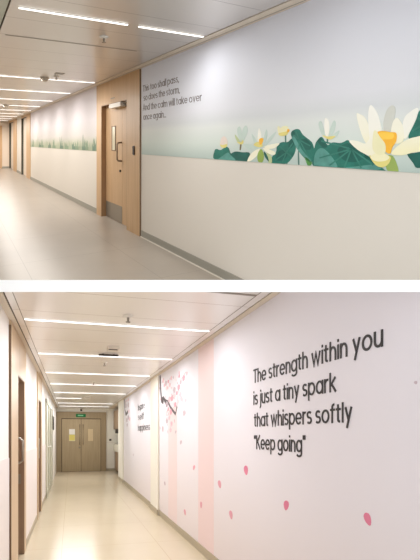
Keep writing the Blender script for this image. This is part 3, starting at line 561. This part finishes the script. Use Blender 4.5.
def blossom(u, w, r, m, parent, lay, stretch=1.0):
    mb = MB(LO)
    for k in range(5):
        a = 2 * math.pi * k / 5 + random.uniform(0, .6); pr = r * random.uniform(.45, .62)
        cu, cw = u + math.cos(a) * r * .55 * stretch, w + math.sin(a) * r * .55
        mb.wallpoly([(cu + pr * stretch * math.cos(2 * math.pi * i / 9), cw + pr * math.sin(2 * math.pi * i / 9)) for i in range(9)], LV - .0034 - .0004 * lay - .00005 * k, LV - .003)
    return mb.build('blossom', m, parent)
for p, wd_ in BRANCH:
    p = [(u, min(w, LH - .02)) for u, w in p]
    MB(LO).strip(p, wd_ * .75, LV - .0042, LV - .003).build('branch', M['bark'] if wd_ > .03 else M['bark_pale'], t)
for k, (u, w) in enumerate(BLOSSOMS):
    if w < LH - .05: blossom(u, w, random.uniform(.028, .05), M[('blossom_pink', 'blossom_pale', 'petal_rose', 'blossom_grey')[(k * 7 + k // 3) % 4]], t, 3 + k % 3, 1.5)
for k in range(40):                                # loose petals drifting down from the branch
    u = random.gauss(5.9, .28); w = random.uniform(1.5, 2.4)
    petal(u, w, random.uniform(.012, .028), random.uniform(.016, .034), M[('blossom_pale', 'petal_rose', 'blossom_pink', 'blossom_grey')[k % 4]], t, 3 + k % 4)
for k, (u, w, ru, rw) in enumerate(PETALS):
    petal(u, w, ru * 1.3, rw, M['petal_magenta'] if k in (0, 1, 2) else (M['petal_rose'] if k in (3, 4, 5, 6, 7) else M['blossom_grey']), t, 3)
for tx, a, b, w in (('The strength within you', 3.041, 1.628, 1.909), ('is just a tiny spark', 3.039, 1.981, 1.717), ('that whispers softly', 3.028, 1.846, 1.526), ('"Keep going"', 3.028, 2.285, 1.331)):
    lettering(LO, LV, tx, a, b, w, .121, M['ink'], t, thick=.112)
t = thing(LO, 'wall_mural', (9.3, LV, .1), 'far cherry blossom print with a three-line quotation, beyond the pilaster', 'mural')
MB(LO).box(7.335, 11.435, PV, LV, .10, LH - .002).build('backdrop', M['blush_print'], t)
for p, wd_ in BRANCH2: MB(LO).strip(p, wd_ * .5, LV - .0042, LV - .003).build('branch', M['bark'], t)
for k, (u, w) in enumerate(BLOSSOMS2): blossom(u, min(w, LH - .1), random.uniform(.04, .07), M[('blossom_grey', 'blossom_pink', 'blossom_grey')[k % 3]], t, 3 + k % 3, 2.2)
petal(9.6, .95, .05, .04, M['blossom_grey'], t, 3)
for tx, a, b, w in (('Inspire', 8.9, 8.05, 2.045), ('self', 8.9, 8.15, 1.815), ('happiness', 8.9, 7.5, 1.56)):
    lettering(LO, LV, tx, a, b, w, .15, M['ink'], t, thick=.10)

# ================================================================== SMALL FITTINGS
t = thing(UP, 'card_reader', (5.33, UV - .02, 1.22), 'small dark card reader on the oak panel right of the upper door', 'card reader')
MB(UP).box(5.295, 5.355, UV - .028, UV - .0202, 1.22, 1.36).build('back_plate', M['black'], t)
MB(UP).box(5.302, 5.348, UV - .036, UV - .028, 1.23, 1.35).build('reader_body', M['dark'], t)
def sprinkler(sp, u, v, H, label):
    t = thing(sp, 'sprinkler', (u, v, H), label, 'sprinkler', 'ceiling sprinklers')
    MB(sp).lathe(u, v, [(.050, H - .0005), (.046, H - .008), (.018, H - .016)]).build('escutcheon', M['alu'], t, smooth=True)
    MB(sp).lathe(u, v, [(.011, H - .010), (.011, H - .04), (.006, H - .055)], 12).build('nozzle', M['kick'], t)
    MB(sp).lathe(u, v, [(.022, H - .055), (.022, H - .060)], 16).build('deflector', M['kick'], t)
    return t
sprinkler(UP, 3.744, 1.344, UH, 'small pendent sprinkler behind the nearest strip light, upper ceiling')
sprinkler(UP, 6.35, 1.44, UH, 'small pendent sprinkler just beside the upper dome detector')
sprinkler(LO, 3.43, .511, LH, 'small pendent sprinkler in front of the nearest lower strip light')
sprinkler(LO, 5.66, .489, LH, 'small pendent sprinkler just behind the dark sensor bar')
sprinkler(LO, 7.83, .451, LH, 'small far sprinkler in front of the fourth lower strip light')
def detector(sp, u, v, H, r, label):
    t = thing(sp, 'smoke_detector', (u, v, H), label, 'smoke detector', 'ceiling smoke detectors')
    MB(sp).lathe(u, v, [(r, H - .0005), (r, H - .02), (r * .9, H - .026)], 24).build('base_ring', M['plastic'], t, smooth=True)
    MB(sp).lathe(u, v, [(r * .8, H - .026), (r * .74, H - .045), (r * .5, H - .062), (r * .15, H - .068)], 24).build('dome', M['plastic'], t, smooth=True)
    return t
detector(UP, 6.611, 1.30, UH, .075, 'dome smoke detector hanging at the second upper strip light')
detector(UP, 11.98, 1.236, UH, .085, 'far pale dome detector on the upper ceiling near the left edge')
detector(LO, 10.95, .47, LH, .08, 'white smoke detector beside the half-width lower strip light')
tag(MB(UP).box(6.02, 6.16, 1.36, 1.50, UH - .006, UH - .0005).build('ceiling_plate', M['kick']), 'small square plate on the upper ceiling behind the dome detector', 'ceiling plate')
t = thing(LO, 'ceiling_sensor', (4.68, .51, LH), 'small cream sensor box on the lower ceiling before the second strip light', 'sensor')
MB(LO).box(4.60, 4.78, .44, .58, LH - .03, LH - .0005).build('sensor_body', M['plastic'], t)
MB(LO).box(4.66, 4.70, .455, .565, LH - .034, LH - .03).build('sensor_slot', M['dark'], t)
t = thing(LO, 'sensor_bar', (5.10, .49, LH), 'dark narrow bar hung across the middle of the second lower strip light', 'sensor bar')
MB(LO).box(5.06, 5.12, .36, .625, LH - .026, LH - .012).build('bar', M['dark'], t, bevel=.003)
for v in (.42, .565): MB(LO).box(5.075, 5.105, v - .01, v + .01, LH - .012, LH - .0005).build('bracket', M['kick'], t)
t = thing(LO, 'exit_sign', (LE - .09, .385, 2.18), 'green exit sign above the double doors', 'exit sign')
MB(LO).box(LE - .09, LE - .051, .19, .58, 2.19, 2.315).build('housing', M['exit'], t)
MB(LO).box(LE - .093, LE - .09, .27, .48, 2.235, 2.275).build('sign_mark', M['exit_mark'], t)
t = thing(LO, 'door_camera', (LE, .40, 2.47), 'small dark camera above the exit sign', 'camera')
MB(LO).box(LE - .03, LE, .36, .44, 2.44, 2.52).build('mount', M['kick'], t)
MB(LO).tube([(LE - .03, .40, 2.48), (LE - .11, .40, 2.46)], .032, 14).build('camera_body', M['black'], t)
t = thing(LO, 'notice_board', (12.55, LL, 1.64), 'small dark notice board on the left wall past the glazed doors', 'notice board')
MB(LO).box(12.1, 13.0, LL, LL + .03, 1.64, 2.06).build('board_frame', M['black'], t, bevel=.004)
MB(LO).box(12.15, 12.95, LL + .03, LL + .032, 1.68, 2.02).build('board_panel', M['dark'], t)
t = thing(LO, 'wall_switch', (LE, 1.57, 1.23), 'small black switch on the end wall right of the double doors', 'switch')
MB(LO).box(LE - .012, LE, 1.53, 1.62, 1.23, 1.31).build('switch_plate', M['black'], t)
MB(LO).box(LE - .018, LE - .012, 1.555, 1.595, 1.25, 1.29).build('rocker', M['dark'], t)
t = thing(LO, 'wall_cabinet', (14.4, 2.1, 1.70), 'brown wall cabinet hung in the alcove beside the double doors', 'cabinet')
MB(LO).box(13.4, 15.45, 1.72, 2.448, 1.70, 2.45).build('cabinet_body', M['cabinet'], t)
for a in (13.41, 14.1, 14.78): MB(LO).box(a, a + .66, 1.702, 1.72, 1.71, 2.44).build('cabinet_door', M['cabinet'], t)
t = thing(LO, 'soap_dispenser', (14.3, 1.80, 1.55), 'black dispenser box just under the alcove wall cabinet', 'dispenser')
MB(LO).box(13.9, 14.8, 1.70, 1.95, 1.53, 1.698).build('dispenser_body', M['black'], t, bevel=.006)
MB(LO).box(14.2, 14.5, 1.692, 1.70, 1.57, 1.62).build('outlet', M['dark'], t)
t = thing(LO, 'sink_unit', (14.3, 2.1, 0), 'white basin on a brown base cabinet in the alcove', 'sink')
MB(LO).box(13.3, 15.45, 1.76, 2.448, .08, .82).build('base_cabinet', M['cabinet'], t)
MB(LO).box(13.3, 15.45, 1.84, 2.448, 0, .08).build('plinth', M['black'], t)
for a in (13.31, 14.03, 14.75): MB(LO).box(a, a + .68, 1.742, 1.76, .09, .80).build('cabinet_door', M['cabinet'], t)
MB(LO).box(13.28, 15.46, 1.70, 2.448, .82, 1.10).build('basin', M['ceramic'], t, bevel=.01)
MB(LO).tube([(14.3, 2.4, 1.10), (14.3, 2.4, 1.30), (14.3, 2.2, 1.32), (14.3, 2.15, 1.26)], .015).build('tap', M['steel'], t, smooth=True)
